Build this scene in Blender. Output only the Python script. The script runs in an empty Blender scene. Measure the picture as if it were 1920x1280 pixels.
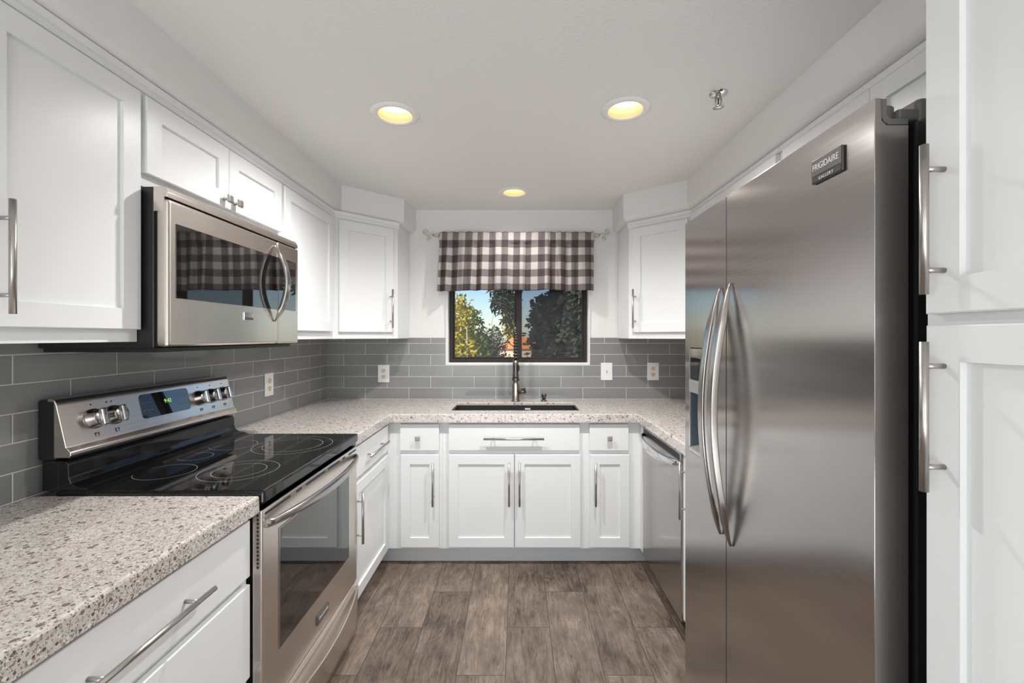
import bpy, bmesh, math, random
from mathutils import Vector, Matrix
R = math.radians
PI = math.pi
sc = bpy.context.scene
COL = sc.collection
random.seed(7)

# ------------------------------------------------------------------ camera, sky, sun, lights
cam_d = bpy.data.cameras.new('camera')
cam = bpy.data.objects.new('camera', cam_d)
COL.objects.link(cam)
cam.location = (0, 0, 1.373)
cam.rotation_euler = (R(90), 0, 0)
cam_d.sensor_width = 36.0
cam_d.lens = 828.0 / 1920 * 36
cam_d.shift_x = -8.0 / 1920
cam_d.shift_y = -10.0 / 1920
cam_d.clip_start = 0.02
cam_d.clip_end = 500
sc.camera = cam
sc.view_settings.view_transform = 'Standard'
sc.view_settings.look = 'None'
sc.view_settings.gamma = 1.0
sc.view_settings.use_curve_mapping = False
sc.view_settings.exposure = 0.07

w = bpy.data.worlds.new('sky')
sc.world = w
w.use_nodes = True
nt = w.node_tree
bg = nt.nodes['Background']
sky = nt.nodes.new('ShaderNodeTexSky')
sky.sky_type = 'NISHITA'
sky.sun_disc = False
sky.sun_elevation = R(38)
sky.sun_rotation = R(250)
sky.air_density = 1.0
sky.dust_density = .2
sky.ozone_density = 4.0
nt.links.new(sky.outputs[0], bg.inputs[0])
bg.inputs[1].default_value = 0.16


def light(name, kind, loc, rot, energy, color=(1, 1, 1), **kw):
    d = bpy.data.lights.new(name, kind)
    d.energy = energy
    d.color = color
    for k, v in kw.items():
        setattr(d, k, v)
    o = bpy.data.objects.new(name, d)
    COL.objects.link(o)
    o.location = loc
    o.rotation_euler = rot
    return o


sun = light('sun', 'SUN', (0, 0, 20), (0, 0, 0), 7.5, (1.0, 0.93, 0.80), angle=R(0.6))
sun.rotation_euler = Vector((0.62, 0.62, -0.52)).to_track_quat('-Z', 'Y').to_euler()
# daylight entering by the large glazed openings of the room behind the camera
light('daylight_rear', 'AREA', (0.0, -4.35, 1.35), (R(90), 0, 0), 48, (0.90, 0.96, 1.0),
      shape='RECTANGLE', size=3.6, size_y=2.0)
light('daylight_side', 'AREA', (-3.35, -2.2, 1.35), (R(90), 0, R(-90)), 34, (0.90, 0.96, 1.0),
      shape='RECTANGLE', size=2.4, size_y=1.9)

# upward fill light added low in the room behind, to brighten the ceiling
light('ceiling_fill', 'AREA', (-.3, -2.4, 0.03), (R(180), 0, 0), 112, (0.95, 0.98, 1.0),
      shape='RECTANGLE', size=3.2, size_y=2.2)

# ------------------------------------------------------------------ materials
def mat(name, color=(.8, .8, .8), rough=.5, metal=0.0, **kw):
    m = bpy.data.materials.new(name)
    m.use_nodes = True
    b = m.node_tree.nodes['Principled BSDF']
    b.inputs['Base Color'].default_value = (*color, 1)
    b.inputs['Roughness'].default_value = rough
    b.inputs['Metallic'].default_value = metal
    for k, v in kw.items():
        b.inputs[k.replace('_', ' ')].default_value = v
    return m


class N:
    """small node-graph helper"""
    def __init__(self, m):
        self.t = m.node_tree
        self.b = self.t.nodes['Principled BSDF']

    def new(self, typ, **kw):
        n = self.t.nodes.new('ShaderNode' + typ)
        for k, v in kw.items():
            setattr(n, k, v)
        return n

    def link(self, a, b):
        self.t.links.new(a, b)

    def setin(self, node, key, v):
        if hasattr(v, 'is_output') or isinstance(v, bpy.types.NodeSocket):
            self.link(v, node.inputs[key])
        else:
            node.inputs[key].default_value = v

    def math(self, op, a, b=None, c=None):
        n = self.new('Math', operation=op)
        self.setin(n, 0, a)
        if b is not None:
            self.setin(n, 1, b)
        if c is not None:
            self.setin(n, 2, c)
        return n.outputs[0]

    def mix(self, f, a, b):
        n = self.new('Mix', data_type='RGBA')
        self.setin(n, 0, f)
        self.setin(n, 6, a)
        self.setin(n, 7, b)
        return n.outputs[2]

    def noise(self, vec, scale, detail=3, rough=.5):
        n = self.new('TexNoise')
        self.link(vec, n.inputs['Vector'])
        n.inputs['Scale'].default_value = scale
        n.inputs['Detail'].default_value = detail
        n.inputs['Roughness'].default_value = rough
        return n.outputs[0]

    def ramp(self, f, stops):
        n = self.new('ValToRGB')
        e = n.color_ramp.elements
        while len(e) < len(stops):
            e.new(.5)
        for el, (p, c) in zip(e, stops):
            el.position = p
            el.color = (*c, 1) if len(c) == 3 else c
        self.link(f, n.inputs[0])
        return n.outputs[0]

    def coord(self, kind='Object'):
        return self.new('TexCoord').outputs[kind]

    def mapping(self, vec, scale=(1, 1, 1), loc=(0, 0, 0)):
        n = self.new('Mapping')
        n.inputs['Scale'].default_value = scale
        n.inputs['Location'].default_value = loc
        self.link(vec, n.inputs['Vector'])
        return n.outputs[0]

    def sep(self, vec):
        n = self.new('SeparateXYZ')
        self.link(vec, n.inputs[0])
        return n.outputs

    def comb(self, x, y, z):
        n = self.new('CombineXYZ')
        for i, v in enumerate((x, y, z)):
            self.setin(n, i, v)
        return n.outputs[0]

    def bump(self, h, strength, dist):
        n = self.new('Bump')
        n.inputs['Strength'].default_value = strength
        n.inputs['Distance'].default_value = dist
        self.link(h, n.inputs['Height'])
        self.link(n.outputs[0], self.b.inputs['Normal'])
        return n


M = {}


def textured_paint(name, color, scale, dist):
    m = mat(name, color, .85)
    g = N(m)
    g.bump(g.noise(g.coord(), scale, 4, .55), .5, dist)
    M[name] = m


textured_paint('wall_paint', (.80, .785, .775), 90, .0022)
textured_paint('ceiling_paint', (.83, .815, .80), 70, .0035)
M['cabinet_white'] = mat('cabinet_white', (.80, .81, .81), .32)
M['trim_white'] = mat('trim_white', (.78, .77, .75), .5)
M['light_trim'] = mat('light_trim', (.85, .84, .83), .4)
M['baffle'] = mat('baffle', (.62, .47, .26), .5)  # white baffle; the lamp's warm glow is put into its colour


def brushed(name, color, rough, sc3, aniso=.55, bumpd=.00012, along=(0.0, 0.0, 1.0)):
    m = mat(name, color, rough, 1.0)
    g = N(m)
    v = g.mapping(g.coord(), sc3)
    f = g.noise(v, 1.0, 1, .5)
    rr = g.math('MULTIPLY_ADD', f, .06, rough - .03)
    g.link(rr, g.b.inputs['Roughness'])
    col = g.mix(f, (*[c * .95 for c in color], 1), (*[min(1, c * 1.05) for c in color], 1))
    g.link(col, g.b.inputs['Base Color'])
    if bumpd:
        g.bump(f, .10, bumpd)
    if aniso:
        g.b.inputs['Anisotropic'].default_value = aniso
        g.link(g.comb(*along), g.b.inputs['Tangent'])
    M[name] = m


# brush lines run level along the width (local x)
brushed('stainless', (.50, .475, .462), .19, (.8, .8, 330), .75, 0, (1.0, 1.0, 0.0))
brushed('stainless_warm', (.74, .675, .615), .25, (.8, .8, 330), .65, 0)
brushed('nickel', (.50, .465, .44), .30, (300, 300, 300), 0, .0)
M['handle_steel'] = mat('handle_steel', (.47, .45, .435), .20, 1.0)
M['chrome'] = mat('chrome', (.75, .74, .73), .10, 1.0)
M['knob_metal'] = mat('knob_metal', (.46, .42, .38), .34, 1.0)
M['bronze_faucet'] = mat('bronze_faucet', (.20, .172, .148), .24, 1.0)
M['black_gloss'] = mat('black_gloss', (.010, .010, .011), .06)
M['black_satin'] = mat('black_satin', (.012, .012, .013), .35)
M['black_matte'] = mat('black_matte', (.02, .02, .02), .6)
M['oven_glass'] = mat('oven_glass', (.008, .0075, .007), .02, Specular_IOR_Level=.9, Coat_Weight=.6, Coat_Roughness=.015)
M['grey_plastic'] = mat('grey_plastic', (.13, .125, .12), .45)
M['badge_grey'] = mat('badge_grey', (.20, .19, .185), .25, .6)
M['badge_dark'] = mat('badge_dark', (.07, .065, .063), .3, .4)
M['letter'] = mat('letter', (.80, .78, .76), .35)
M['dispenser_dark'] = mat('dispenser_dark', (.10, .125, .145), .3)
M['dispenser_silver'] = mat('dispenser_silver', (.62, .62, .61), .25, .8)
M['plate_white'] = mat('plate_white', (.82, .82, .81), .35)
M['outlet_ivory'] = mat('outlet_ivory', (.72, .62, .45), .4)
M['slot_dark'] = mat('slot_dark', (.03, .02, .015), .6)
M['sink_black'] = mat('sink_black', (.030, .028, .030), .42)
M['window_bronze'] = mat('window_bronze', (.030, .024, .022), .45, 0, Specular_IOR_Level=.25)
M['rod_silver'] = mat('rod_silver', (.62, .58, .53), .35, .9)
M['toe_grey'] = mat('toe_grey', (.70, .71, .72), .5)
m = mat('display_green', (.05, .3, .05), .4)
m.node_tree.nodes['Principled BSDF'].inputs['Emission Color'].default_value = (.35, .85, .15, 1)
m.node_tree.nodes['Principled BSDF'].inputs['Emission Strength'].default_value = 1.0
M['display_green'] = m
m = mat('lamp_lens', (1, .95, .85), .4)
m.node_tree.nodes['Principled BSDF'].inputs['Emission Color'].default_value = (1, .90, .70, 1)
m.node_tree.nodes['Principled BSDF'].inputs['Emission Strength'].default_value = 4.0
M['lamp_lens'] = m

# quartz worktop
m = mat('quartz', (.7, .66, .6), .16)
g = N(m)
v = g.coord()
base = g.ramp(g.noise(v, 85, 5, .65), [(.32, (.38, .33, .29)), (.46, (.57, .52, .47)), (.62, (.67, .635, .595))])
big = g.noise(v, 6, 3, .5)
base = g.mix(g.math('MULTIPLY', big, .22), base, (.53, .485, .45, 1))


def specks(vec, scale, thr, size, color, base):
    vo = g.new('TexVoronoi')
    vo.inputs['Scale'].default_value = scale
    g.link(g.mapping(vec, (1, 1, 1)), vo.inputs['Vector'])
    s = g.new('SeparateColor')
    g.link(vo.outputs['Color'], s.inputs[0])
    sel = g.math('GREATER_THAN', s.outputs[0], thr)
    dd = g.math('MULTIPLY', g.math('ADD', s.outputs[1], .35), size)
    near = g.math('LESS_THAN', vo.outputs['Distance'], dd)
    return g.mix(g.math('MULTIPLY', sel, near), base, (*color, 1))


base = specks(v, 150, .66, .40, (.76, .735, .70), base)
base = specks(v, 200, .70, .40, (.30, .24, .205), base)
base = specks(v, 78, .84, .40, (.21, .165, .145), base)
base = specks(v, 150, .80, .36, (.12, .09, .083), base)
base = specks(v, 320, .72, .42, (.20, .17, .16), base)
g.link(base, g.b.inputs['Base Color'])
g.b.inputs['Coat Weight'].default_value = .3
g.b.inputs['Coat Roughness'].default_value = .06
M['quartz'] = m


def tile_mat(name, ax, shift, flip=1):
    m = mat(name, (.25, .25, .25), .09)
    g = N(m)
    s = g.sep(g.coord())
    W, H = .3185, .0814
    u = g.math('ADD', s[ax], shift + .5 * W + 20 * W)
    z = g.math('ADD', s[2], -.914 + 20 * H)
    n = g.new('TexBrick')
    g.link(g.comb(u, z, 0.0), n.inputs['Vector'])
    n.offset = .5
    n.inputs['Scale'].default_value = 1
    n.inputs['Brick Width'].default_value = W
    n.inputs['Row Height'].default_value = H
    n.inputs['Mortar Size'].default_value = .0016
    n.inputs['Mortar Smooth'].default_value = .0
    n.inputs['Color1'].default_value = (.225, .228, .228, 1)
    n.inputs['Color2'].default_value = (.265, .268, .268, 1)
    n.inputs['Mortar'].default_value = (.62, .60, .56, 1)
    streak = g.noise(g.mapping(g.coord(), (6, 6, 240)), 1, 2, .5)
    col = g.mix(g.math('MULTIPLY', streak, .22), n.outputs[0], (.32, .32, .315, 1))
    col = g.mix(n.outputs['Fac'], col, (.62, .60, .56, 1))
    g.link(col, g.b.inputs['Base Color'])
    g.link(g.math('MULTIPLY_ADD', n.outputs['Fac'], .7, .09), g.b.inputs['Roughness'])
    n2 = g.new('TexBrick')
    g.link(g.comb(u, z, 0.0), n2.inputs['Vector'])
    n2.offset = .5
    for k, val in (('Scale', 1), ('Brick Width', W), ('Row Height', H), ('Mortar Size', .0045), ('Mortar Smooth', .9)):
        n2.inputs[k].default_value = val
    h = g.math('SUBTRACT', 1.0, n2.outputs['Fac'])
    h = g.math('ADD', h, g.math('MULTIPLY', g.noise(g.coord(), 9, 1, .4), .10))
    g.bump(h, .6, .0015)
    M[name] = m


tile_mat('tile_back', 0, 1.105)
tile_mat('tile_side', 1, -3.130)

# wood-look floor planks, laid along the view with a third stagger
m = mat('plank_floor', (.2, .15, .12), .42)
g = N(m)
s = g.sep(g.coord())
PW, PL = .200, .876
cx = g.math('DIVIDE', g.math('ADD', s[0], .043 + 30 * PW), PW)
colu = g.math('FLOOR', cx)
fx = g.math('FRACT', cx)
st = g.math('MODULO', colu, 3.0)
ry = g.math('DIVIDE', g.math('SUBTRACT', g.math('ADD', s[1], 20 * PL - 2.082), g.math('MULTIPLY', st, .2915)), PL)
row = g.math('FLOOR', ry)
fy = g.math('FRACT', ry)
wn = g.new('TexWhiteNoise', noise_dimensions='2D')
g.link(g.comb(colu, row, 0.0), wn.inputs['Vector'])
rnd = wn.outputs['Value']
ox = g.math('MULTIPLY', rnd, 37.0)
vec = g.comb(g.math('ADD', s[0], ox), g.math('ADD', s[1], g.math('MULTIPLY', rnd, 11.0)), 0.0)
warp = g.noise(g.mapping(vec, (9, 2.0, 1)), 1, 3, .6)
vecw = g.comb(g.math('ADD', g.math('ADD', s[0], ox), g.math('MULTIPLY', warp, .12)), g.math('ADD', s[1], rnd), 0.0)
g1 = g.noise(g.mapping(vecw, (46, 4.2, 1)), 1, 6, .72)
g2 = g.noise(g.mapping(vecw, (210, 11, 1)), 1, 3, .65)
g3 = g.noise(g.mapping(vec, (10, 6.0, 1)), 1, 4, .62)
f = g.math('ADD', g.math('MULTIPLY', g1, .46), g.math('ADD', g.math('MULTIPLY', g2, .26), g.math('MULTIPLY', g3, .40)))
f = g.math('ADD', f, g.math('MULTIPLY_ADD', rnd, .10, -.08))
colr = g.ramp(f, [(.40, (.050, .036, .027)), (.485, (.120, .089, .067)), (.57, (.178, .135, .104)), (.68, (.285, .225, .178))])
fleck = g.math('GREATER_THAN', g.noise(g.mapping(vecw, (110, 13, 1)), 1, 3, .6), .635)
colr = g.mix(g.math('MULTIPLY', fleck, .55), colr, (.045, .032, .024, 1))
# knots: warped rings in a few cells
vk = g.new('TexVoronoi')
vk.inputs['Scale'].default_value = 1.0
g.link(g.mapping(vecw, (7.5, 3.2, 1)), vk.inputs['Vector'])
kn = g.math('MULTIPLY', g.math('SINE', g.math('MULTIPLY', vk.outputs['Distance'], 75.0)), g.math('MAXIMUM', g.math('SUBTRACT', .30, vk.outputs['Distance']), 0.0))
colr = g.mix(g.math('MAXIMUM', g.math('MULTIPLY', kn, 2.0), 0.0), colr, (.06, .043, .032, 1))
ex = g.math('MINIMUM', g.math('MULTIPLY', fx, PW), g.math('MULTIPLY', g.math('SUBTRACT', 1.0, fx), PW))
ey = g.math('MINIMUM', g.math('MULTIPLY', fy, PL), g.math('MULTIPLY', g.math('SUBTRACT', 1.0, fy), PL))
e = g.math('MINIMUM', ex, ey)
gap = g.math('LESS_THAN', e, .0016)
colr = g.mix(gap, colr, (.055, .042, .034, 1))
g.link(colr, g.b.inputs['Base Color'])
hh = g.math('SUBTRACT', g.math('MULTIPLY', f, .5), gap)
g.bump(hh, .35, .002)
g.link(g.math('MULTIPLY_ADD', g1, .25, .32), g.b.inputs['Roughness'])
M['plank_floor'] = m

# cooktop glass with printed burner rings (object coordinates of the range)
m = mat('cooktop_glass', (.008, .008, .008), .04)
g = N(m)
s = g.sep(g.coord())
mask = None
for (bx, by, br) in ((.20, .19, .118), (.20, .19, .080), (.545, .185, .150), (.545, .185, .112), (.185, .425, .085), (.545, .43, .085), (.37, .46, .055)):
    dx = g.math('SUBTRACT', s[0], bx)
    dy = g.math('SUBTRACT', s[1], by)
    d = g.math('SQRT', g.math('ADD', g.math('MULTIPLY', dx, dx), g.math('MULTIPLY', dy, dy)))
    on = g.math('LESS_THAN', g.math('ABSOLUTE', g.math('SUBTRACT', d, br)), .0008)
    mask = on if mask is None else g.math('MAXIMUM', mask, on)
g.link(g.mix(mask, (.008, .008, .008, 1), (.30, .30, .295, 1)), g.b.inputs['Base Color'])
M['cooktop_glass'] = m

# buffalo check cloth (UV in metres of cloth)
m = mat('check_cloth', (.5, .5, .5), .9)
g = N(m)
s = g.sep(g.coord('UV'))
C = .0528
cu = g.math('GREATER_THAN', g.math('FRACT', g.math('DIVIDE', s[0], 2 * C)), .5)
cv = g.math('GREATER_THAN', g.math('FRACT', g.math('DIVIDE', s[1], 2 * C)), .5)
su = g.math('ADD', cu, cv)
weave = g.noise(g.mapping(g.coord('UV'), (60, 900, 1)), 1, 2, .6)
colr = g.ramp(g.math('MULTIPLY', su, .5), [(0.0, (.72, .67, .62)), (.5, (.27, .225, .218)), (1.0, (.058, .042, .044))])
colr = g.mix(g.math('MULTIPLY', weave, .28), colr, (.30, .27, .265, 1))
g.link(colr, g.b.inputs['Base Color'])
tr = g.new('BsdfTranslucent')
g.link(colr, tr.inputs[0])
mx = g.new('MixShader')
mx.inputs[0].default_value = .38
out = [n for n in m.node_tree.nodes if n.type == 'OUTPUT_MATERIAL'][0]
g.link(g.b.outputs[0], mx.inputs[1])
g.link(tr.outputs[0], mx.inputs[2])
g.link(mx.outputs[0], out.inputs[0])
M['check_cloth'] = m


def clear(name, dust, dustcol, gloss=.06, speckle=None):
    m = bpy.data.materials.new(name)
    m.use_nodes = True
    t = m.node_tree
    g = N.__new__(N)
    g.t = t
    for n in list(t.nodes):
        if n.type == 'BSDF_PRINCIPLED':
            t.nodes.remove(n)
    out = [n for n in t.nodes if n.type == 'OUTPUT_MATERIAL'][0]
    tp = g.new('BsdfTransparent')
    df = g.new('BsdfDiffuse')
    df.inputs[0].default_value = (*dustcol, 1)
    m1 = g.new('MixShader')
    if speckle:
        f = g.noise(g.coord(), speckle, 4, .7)
        f = g.math('MULTIPLY', g.math('POWER', f, 2.0), dust * 4)
        g.link(f, m1.inputs[0])
    else:
        m1.inputs[0].default_value = dust
    g.link(tp.outputs[0], m1.inputs[1])
    g.link(df.outputs[0], m1.inputs[2])
    gl = g.new('BsdfGlossy')
    gl.inputs['Roughness'].default_value = .22
    m2 = g.new('MixShader')
    m2.inputs[0].default_value = gloss
    g.link(m1.outputs[0], m2.inputs[1])
    g.link(gl.outputs[0], m2.inputs[2])
    g.link(m2.outputs[0], out.inputs[0])
    M[name] = m


clear('window_glass', .014, (.75, .75, .75), .007, 8)
m = bpy.data.materials.new('insect_screen')
m.use_nodes = True
m.node_tree.nodes.remove(m.node_tree.nodes['Principled BSDF'])
tp_ = m.node_tree.nodes.new('ShaderNodeBsdfTransparent')
tp_.inputs[0].default_value = (.62, .63, .65, 1)
m.node_tree.links.new(tp_.outputs[0], m.node_tree.nodes['Material Output'].inputs[0])
M['insect_screen'] = m


def leafy(name, c1, c2):
    m = mat(name, c1, .8, 0, Specular_IOR_Level=.1)
    g = N(m)
    f = g.noise(g.coord(), 1.3, 3, .6)
    c = g.ramp(f, [(.35, c1), (.65, c2)])
    g.link(c, g.b.inputs['Base Color'])
    tr = g.new('BsdfTranslucent')
    g.link(c, tr.inputs[0])
    mx = g.new('MixShader')
    mx.inputs[0].default_value = .35
    out = [n for n in m.node_tree.nodes if n.type == 'OUTPUT_MATERIAL'][0]
    g.link(g.b.outputs[0], mx.inputs[1])
    g.link(tr.outputs[0], mx.inputs[2])
    g.link(mx.outputs[0], out.inputs[0])
    M[name] = m


leafy('leaf_yellow', (.30, .27, .05), (.52, .42, .06))
leafy('leaf_green', (.10, .13, .035), (.20, .22, .06))
leafy('leaf_dark', (.022, .031, .026), (.065, .078, .055))
leafy('leaf_grey', (.055, .072, .062), (.14, .155, .12))
M['bark'] = mat('bark', (.22, .18, .15), .9)
M['bark_pale'] = mat('bark_pale', (.42, .37, .33), .9)
M['ground_dirt'] = mat('ground_dirt', (.30, .25, .19), .95)
M['stucco'] = mat('stucco', (.62, .46, .32), .9)
M['stucco_beige'] = mat('stucco_beige', (.40, .33, .29), .9)  # duller beige stucco of the low wall beside the house
M['roof_tile'] = mat('roof_tile', (.80, .23, .06), .8)
M['block_wall'] = mat('block_wall', (.16, .15, .15), .9)

# ------------------------------------------------------------------ mesh helpers
class MB:
    def __init__(self):
        self.bm = bmesh.new()

    def box(self, x0, x1, y0, y1, z0, z1, bev=0.0, seg=2):
        b = bmesh.new()
        vs = [b.verts.new((x, y, z)) for x in (x0, x1) for y in (y0, y1) for z in (z0, z1)]
        for f in ((0, 1, 3, 2), (4, 6, 7, 5), (0, 4, 5, 1), (2, 3, 7, 6), (0, 2, 6, 4), (1, 5, 7, 3)):
            b.faces.new([vs[i] for i in f])
        bmesh.ops.recalc_face_normals(b, faces=b.faces)
        if bev > 0:
            bmesh.ops.bevel(b, geom=list(b.edges), offset=bev, segments=seg, profile=.5, affect='EDGES')
        self.merge(b)
        return self

    def merge(self, b, mtx=None):
        me = bpy.data.meshes.new('tmp')
        b.to_mesh(me)
        b.free()
        if mtx is not None:
            me.transform(mtx)
        self.bm.from_mesh(me)
        bpy.data.meshes.remove(me)

    def prism(self, pts, axis, a, b, bev=0.0, seg=2, smooth=False):
        """pts: 2D outline in the two other axes (in order); extruded along axis from a to b"""
        q = bmesh.new()

        def P(p, t):
            if axis == 0:
                return (t, p[0], p[1])
            if axis == 1:
                return (p[0], t, p[1])
            return (p[0], p[1], t)
        A = [q.verts.new(P(p, a)) for p in pts]
        B = [q.verts.new(P(p, b)) for p in pts]
        q.faces.new(A)
        q.faces.new(B)
        n = len(pts)
        for i in range(n):
            f = q.faces.new((A[i], A[(i + 1) % n], B[(i + 1) % n], B[i]))
            f.smooth = smooth
        bmesh.ops.recalc_face_normals(q, faces=q.faces)
        if bev > 0:
            bmesh.ops.bevel(q, geom=list(q.edges), offset=bev, segments=seg, profile=.5, affect='EDGES')
        self.merge(q)
        return self

    def tube(self, pts, r, n=12, cap=True, flat=None):
        """round tube through pts; r a number or one per point; flat=(a,b) scales the section"""
        pts = [Vector(p) for p in pts]
        rings = []
        up = None
        for i, p in enumerate(pts):
            d = (pts[min(i + 1, len(pts) - 1)] - pts[max(i - 1, 0)])
            d = d.normalized() if d.length > 1e-9 else Vector((0, 0, 1))
            if up is None:
                up = Vector((0, 0, 1)) if abs(d.z) < .9 else Vector((1, 0, 0))
            s = d.cross(up)
            if s.length < 1e-6:
                s = d.orthogonal()
            s.normalize()
            up = s.cross(d).normalized()
            rr = r[i] if isinstance(r, (list, tuple)) else r
            fa, fb = flat or (1, 1)
            rings.append([self.bm.verts.new(p + s * (math.cos(2 * PI * k / n) * rr * fa) + up * (math.sin(2 * PI * k / n) * rr * fb)) for k in range(n)])
        for a, b in zip(rings, rings[1:]):
            for k in range(n):
                f = self.bm.faces.new((a[k], a[(k + 1) % n], b[(k + 1) % n], b[k]))
                f.smooth = True
        if cap:
            self.bm.faces.new(list(reversed(rings[0])))
            self.bm.faces.new(rings[-1])
        return self

    def lathe(self, prof, center=(0, 0, 0), axis='Z', n=32, cap=True):
        """prof: (radius, height) pairs"""
        c = Vector(center)
        rings = []
        for r, h in prof:
            ring = []
            for k in range(n):
                a = 2 * PI * k / n
                x, y = r * math.cos(a), r * math.sin(a)
                v = {'Z': (x, y, h), 'Y': (x, h, -y), 'X': (h, x, y)}[axis]
                ring.append(self.bm.verts.new(c + Vector(v)))
            rings.append(ring)
        for a, b in zip(rings, rings[1:]):
            for k in range(n):
                f = self.bm.faces.new((a[k], a[(k + 1) % n], b[(k + 1) % n], b[k]))
                f.smooth = True
        if cap and prof[0][0] > 1e-5:
            self.bm.faces.new(list(reversed(rings[0])))
        if cap and prof[-1][0] > 1e-5:
            self.bm.faces.new(rings[-1])
        return self

    def cells(self, xs, ys, keep, z0, z1, plane='XY', bev=0.0, top=False):
        """slab made of the kept cells of a grid, with its holes; plane XY (thickness z), XZ (thickness y), YZ (thickness x)"""
        q = bmesh.new()
        V = {}

        def P(a, b, t):
            return {'XY': (a, b, t), 'XZ': (a, t, b), 'YZ': (t, a, b)}[plane]
        for i in range(len(xs) - 1):
            for j in range(len(ys) - 1):
                if not keep(i, j):
                    continue
                f = []
                for (a, b) in ((i, j), (i + 1, j), (i + 1, j + 1), (i, j + 1)):
                    if (a, b) not in V:
                        V[(a, b)] = q.verts.new(P(xs[a], ys[b], z0))
                    f.append(V[(a, b)])
                q.faces.new(f)
        r = bmesh.ops.extrude_face_region(q, geom=list(q.faces))
        d = Vector(P(0, 0, z1 - z0))
        bmesh.ops.translate(q, verts=[g_ for g_ in r['geom'] if isinstance(g_, bmesh.types.BMVert)], vec=d)
        bmesh.ops.recalc_face_normals(q, faces=q.faces)
        if bev > 0:
            ed = [e_ for e_ in q.edges if len(e_.link_faces) == 2 and e_.calc_face_angle(0) > .5]
            if top:
                ed = [e_ for e_ in ed if min(v_.co.z for v_ in e_.verts) > max(z0, z1) - 1e-5]
            bmesh.ops.bevel(q, geom=ed, offset=bev, segments=2, profile=.5, affect='EDGES')
        self.merge(q)
        return self

    def build(self, name, material, parent=None):
        me = bpy.data.meshes.new(name)
        bmesh.ops.recalc_face_normals(self.bm, faces=self.bm.faces)
        self.bm.to_mesh(me)
        self.bm.free()
        me.materials.append(M[material] if isinstance(material, str) else material)
        o = bpy.data.objects.new(name, me)
        COL.objects.link(o)
        if parent is not None:
            o.parent = parent
        return o


def tag(o, label=None, cat=None, group=None, kind=None):
    if label:
        o['label'] = label
    if cat:
        o['category'] = cat
    if group:
        o['group'] = group
    if kind:
        o['kind'] = kind
    return o


def thing(name, label, cat, loc=(0, 0, 0), rot=0.0, group=None):
    o = bpy.data.objects.new(name, None)
    o.empty_display_size = .1
    COL.objects.link(o)
    o.location = loc
    o.rotation_euler = (0, 0, rot)
    return tag(o, label, cat, group)


def struct(o):
    o['kind'] = 'structure'
    return o


def text_mesh(name, body, size, material, parent, loc, rot, depth=.0006, spacing=1.0, squash=1.0):
    cu = bpy.data.curves.new('lettering_curve', 'FONT')
    cu.body = body
    cu.size = size
    cu.align_x = 'CENTER'
    cu.align_y = 'CENTER'
    cu.extrude = depth
    cu.space_character = spacing
    t = bpy.data.objects.new('lettering_tmp', cu)
    COL.objects.link(t)
    bpy.context.view_layer.update()
    me = bpy.data.meshes.new_from_object(t.evaluated_get(bpy.context.evaluated_depsgraph_get()))
    bpy.data.objects.remove(t)
    bpy.data.curves.remove(cu)
    me.transform(Matrix.Diagonal((squash, 1, 1, 1)))
    me.materials.clear()
    me.materials.append(M[material])
    o = bpy.data.objects.new(name, me)
    COL.objects.link(o)
    o.parent = parent
    o.location = loc
    o.rotation_euler = rot
    return o


# ------------------------------------------------------------------ room shell
WL, WR, WB, ZC = -1.400, 1.362, 3.248, 2.300
ZT = 1.357                     # top of backsplash / underside of wall cabinets
HX0, HX1, HZ0, HZ1 = -.500, .528, 1.177, 2.03   # window opening

struct(MB().box(-4.2, 4.2, -4.8, 3.40, -.12, 0).build('floor', 'plank_floor'))
CANS = ((-.506, 1.845), (.447, 1.806), (-.014, 2.843))


def ceiling():
    o = MB().box(-4.2, 4.2, -4.8, 3.40, ZC, ZC + .15).build('ceiling', 'ceiling_paint')
    mb = MB()
    for (x_, y_) in CANS:
        mb.lathe([(.0735, ZC - .02), (.0735, ZC + .09)], (x_, y_, 0), n=48)
    cut = mb.build('cutter', 'ceiling_paint')
    b = o.modifiers.new('recess', 'BOOLEAN')
    b.object = cut
    b.solver = 'EXACT'
    bpy.context.view_layer.update()
    me = bpy.data.meshes.new_from_object(o.evaluated_get(bpy.context.evaluated_depsgraph_get()))
    o.modifiers.clear()
    o.data = me
    bpy.data.objects.remove(cut)
    return struct(o)


ceiling()
struct(MB().cells([-1.55, HX0, HX1, 1.55], [0, HZ0, HZ1, ZC], lambda i, j: not (i == 1 and j == 1), WB, WB + .15, 'XZ').build('wall_back', 'wall_paint'))
struct(MB().box(WL - .15, WL, -.30, WB, 0, ZC).build('wall_left', 'wall_paint'))
struct(MB().box(WR, WR + .15, -.30, WB, 0, ZC).build('wall_right', 'wall_paint'))
# the room behind the camera, closed round, with two glazed openings where the daylight comes from
struct(MB().box(-3.65, WL - .15, -.42, -.30, 0, ZC).build('wall_rear_left', 'wall_paint'))
struct(MB().box(WR + .15, 3.65, -.42, -.30, 0, ZC).build('wall_rear_right', 'wall_paint'))
struct(MB().cells([-3.65, -1.85, 1.85, 3.65], [0, .12, 2.12, ZC], lambda i, j: not (i == 1 and j == 1), -4.62, -4.50, 'XZ').build('wall_rear', 'wall_paint'))
struct(MB().cells([-4.62, -3.45, -.95, -.30], [0, .12, 2.12, ZC], lambda i, j: not (i == 1 and j == 1), -3.65, -3.52, 'YZ').build('wall_side_left', 'wall_paint'))
struct(MB().box(3.52, 3.65, -4.62, -.30, 0, ZC).build('wall_side_right', 'wall_paint'))

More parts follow.
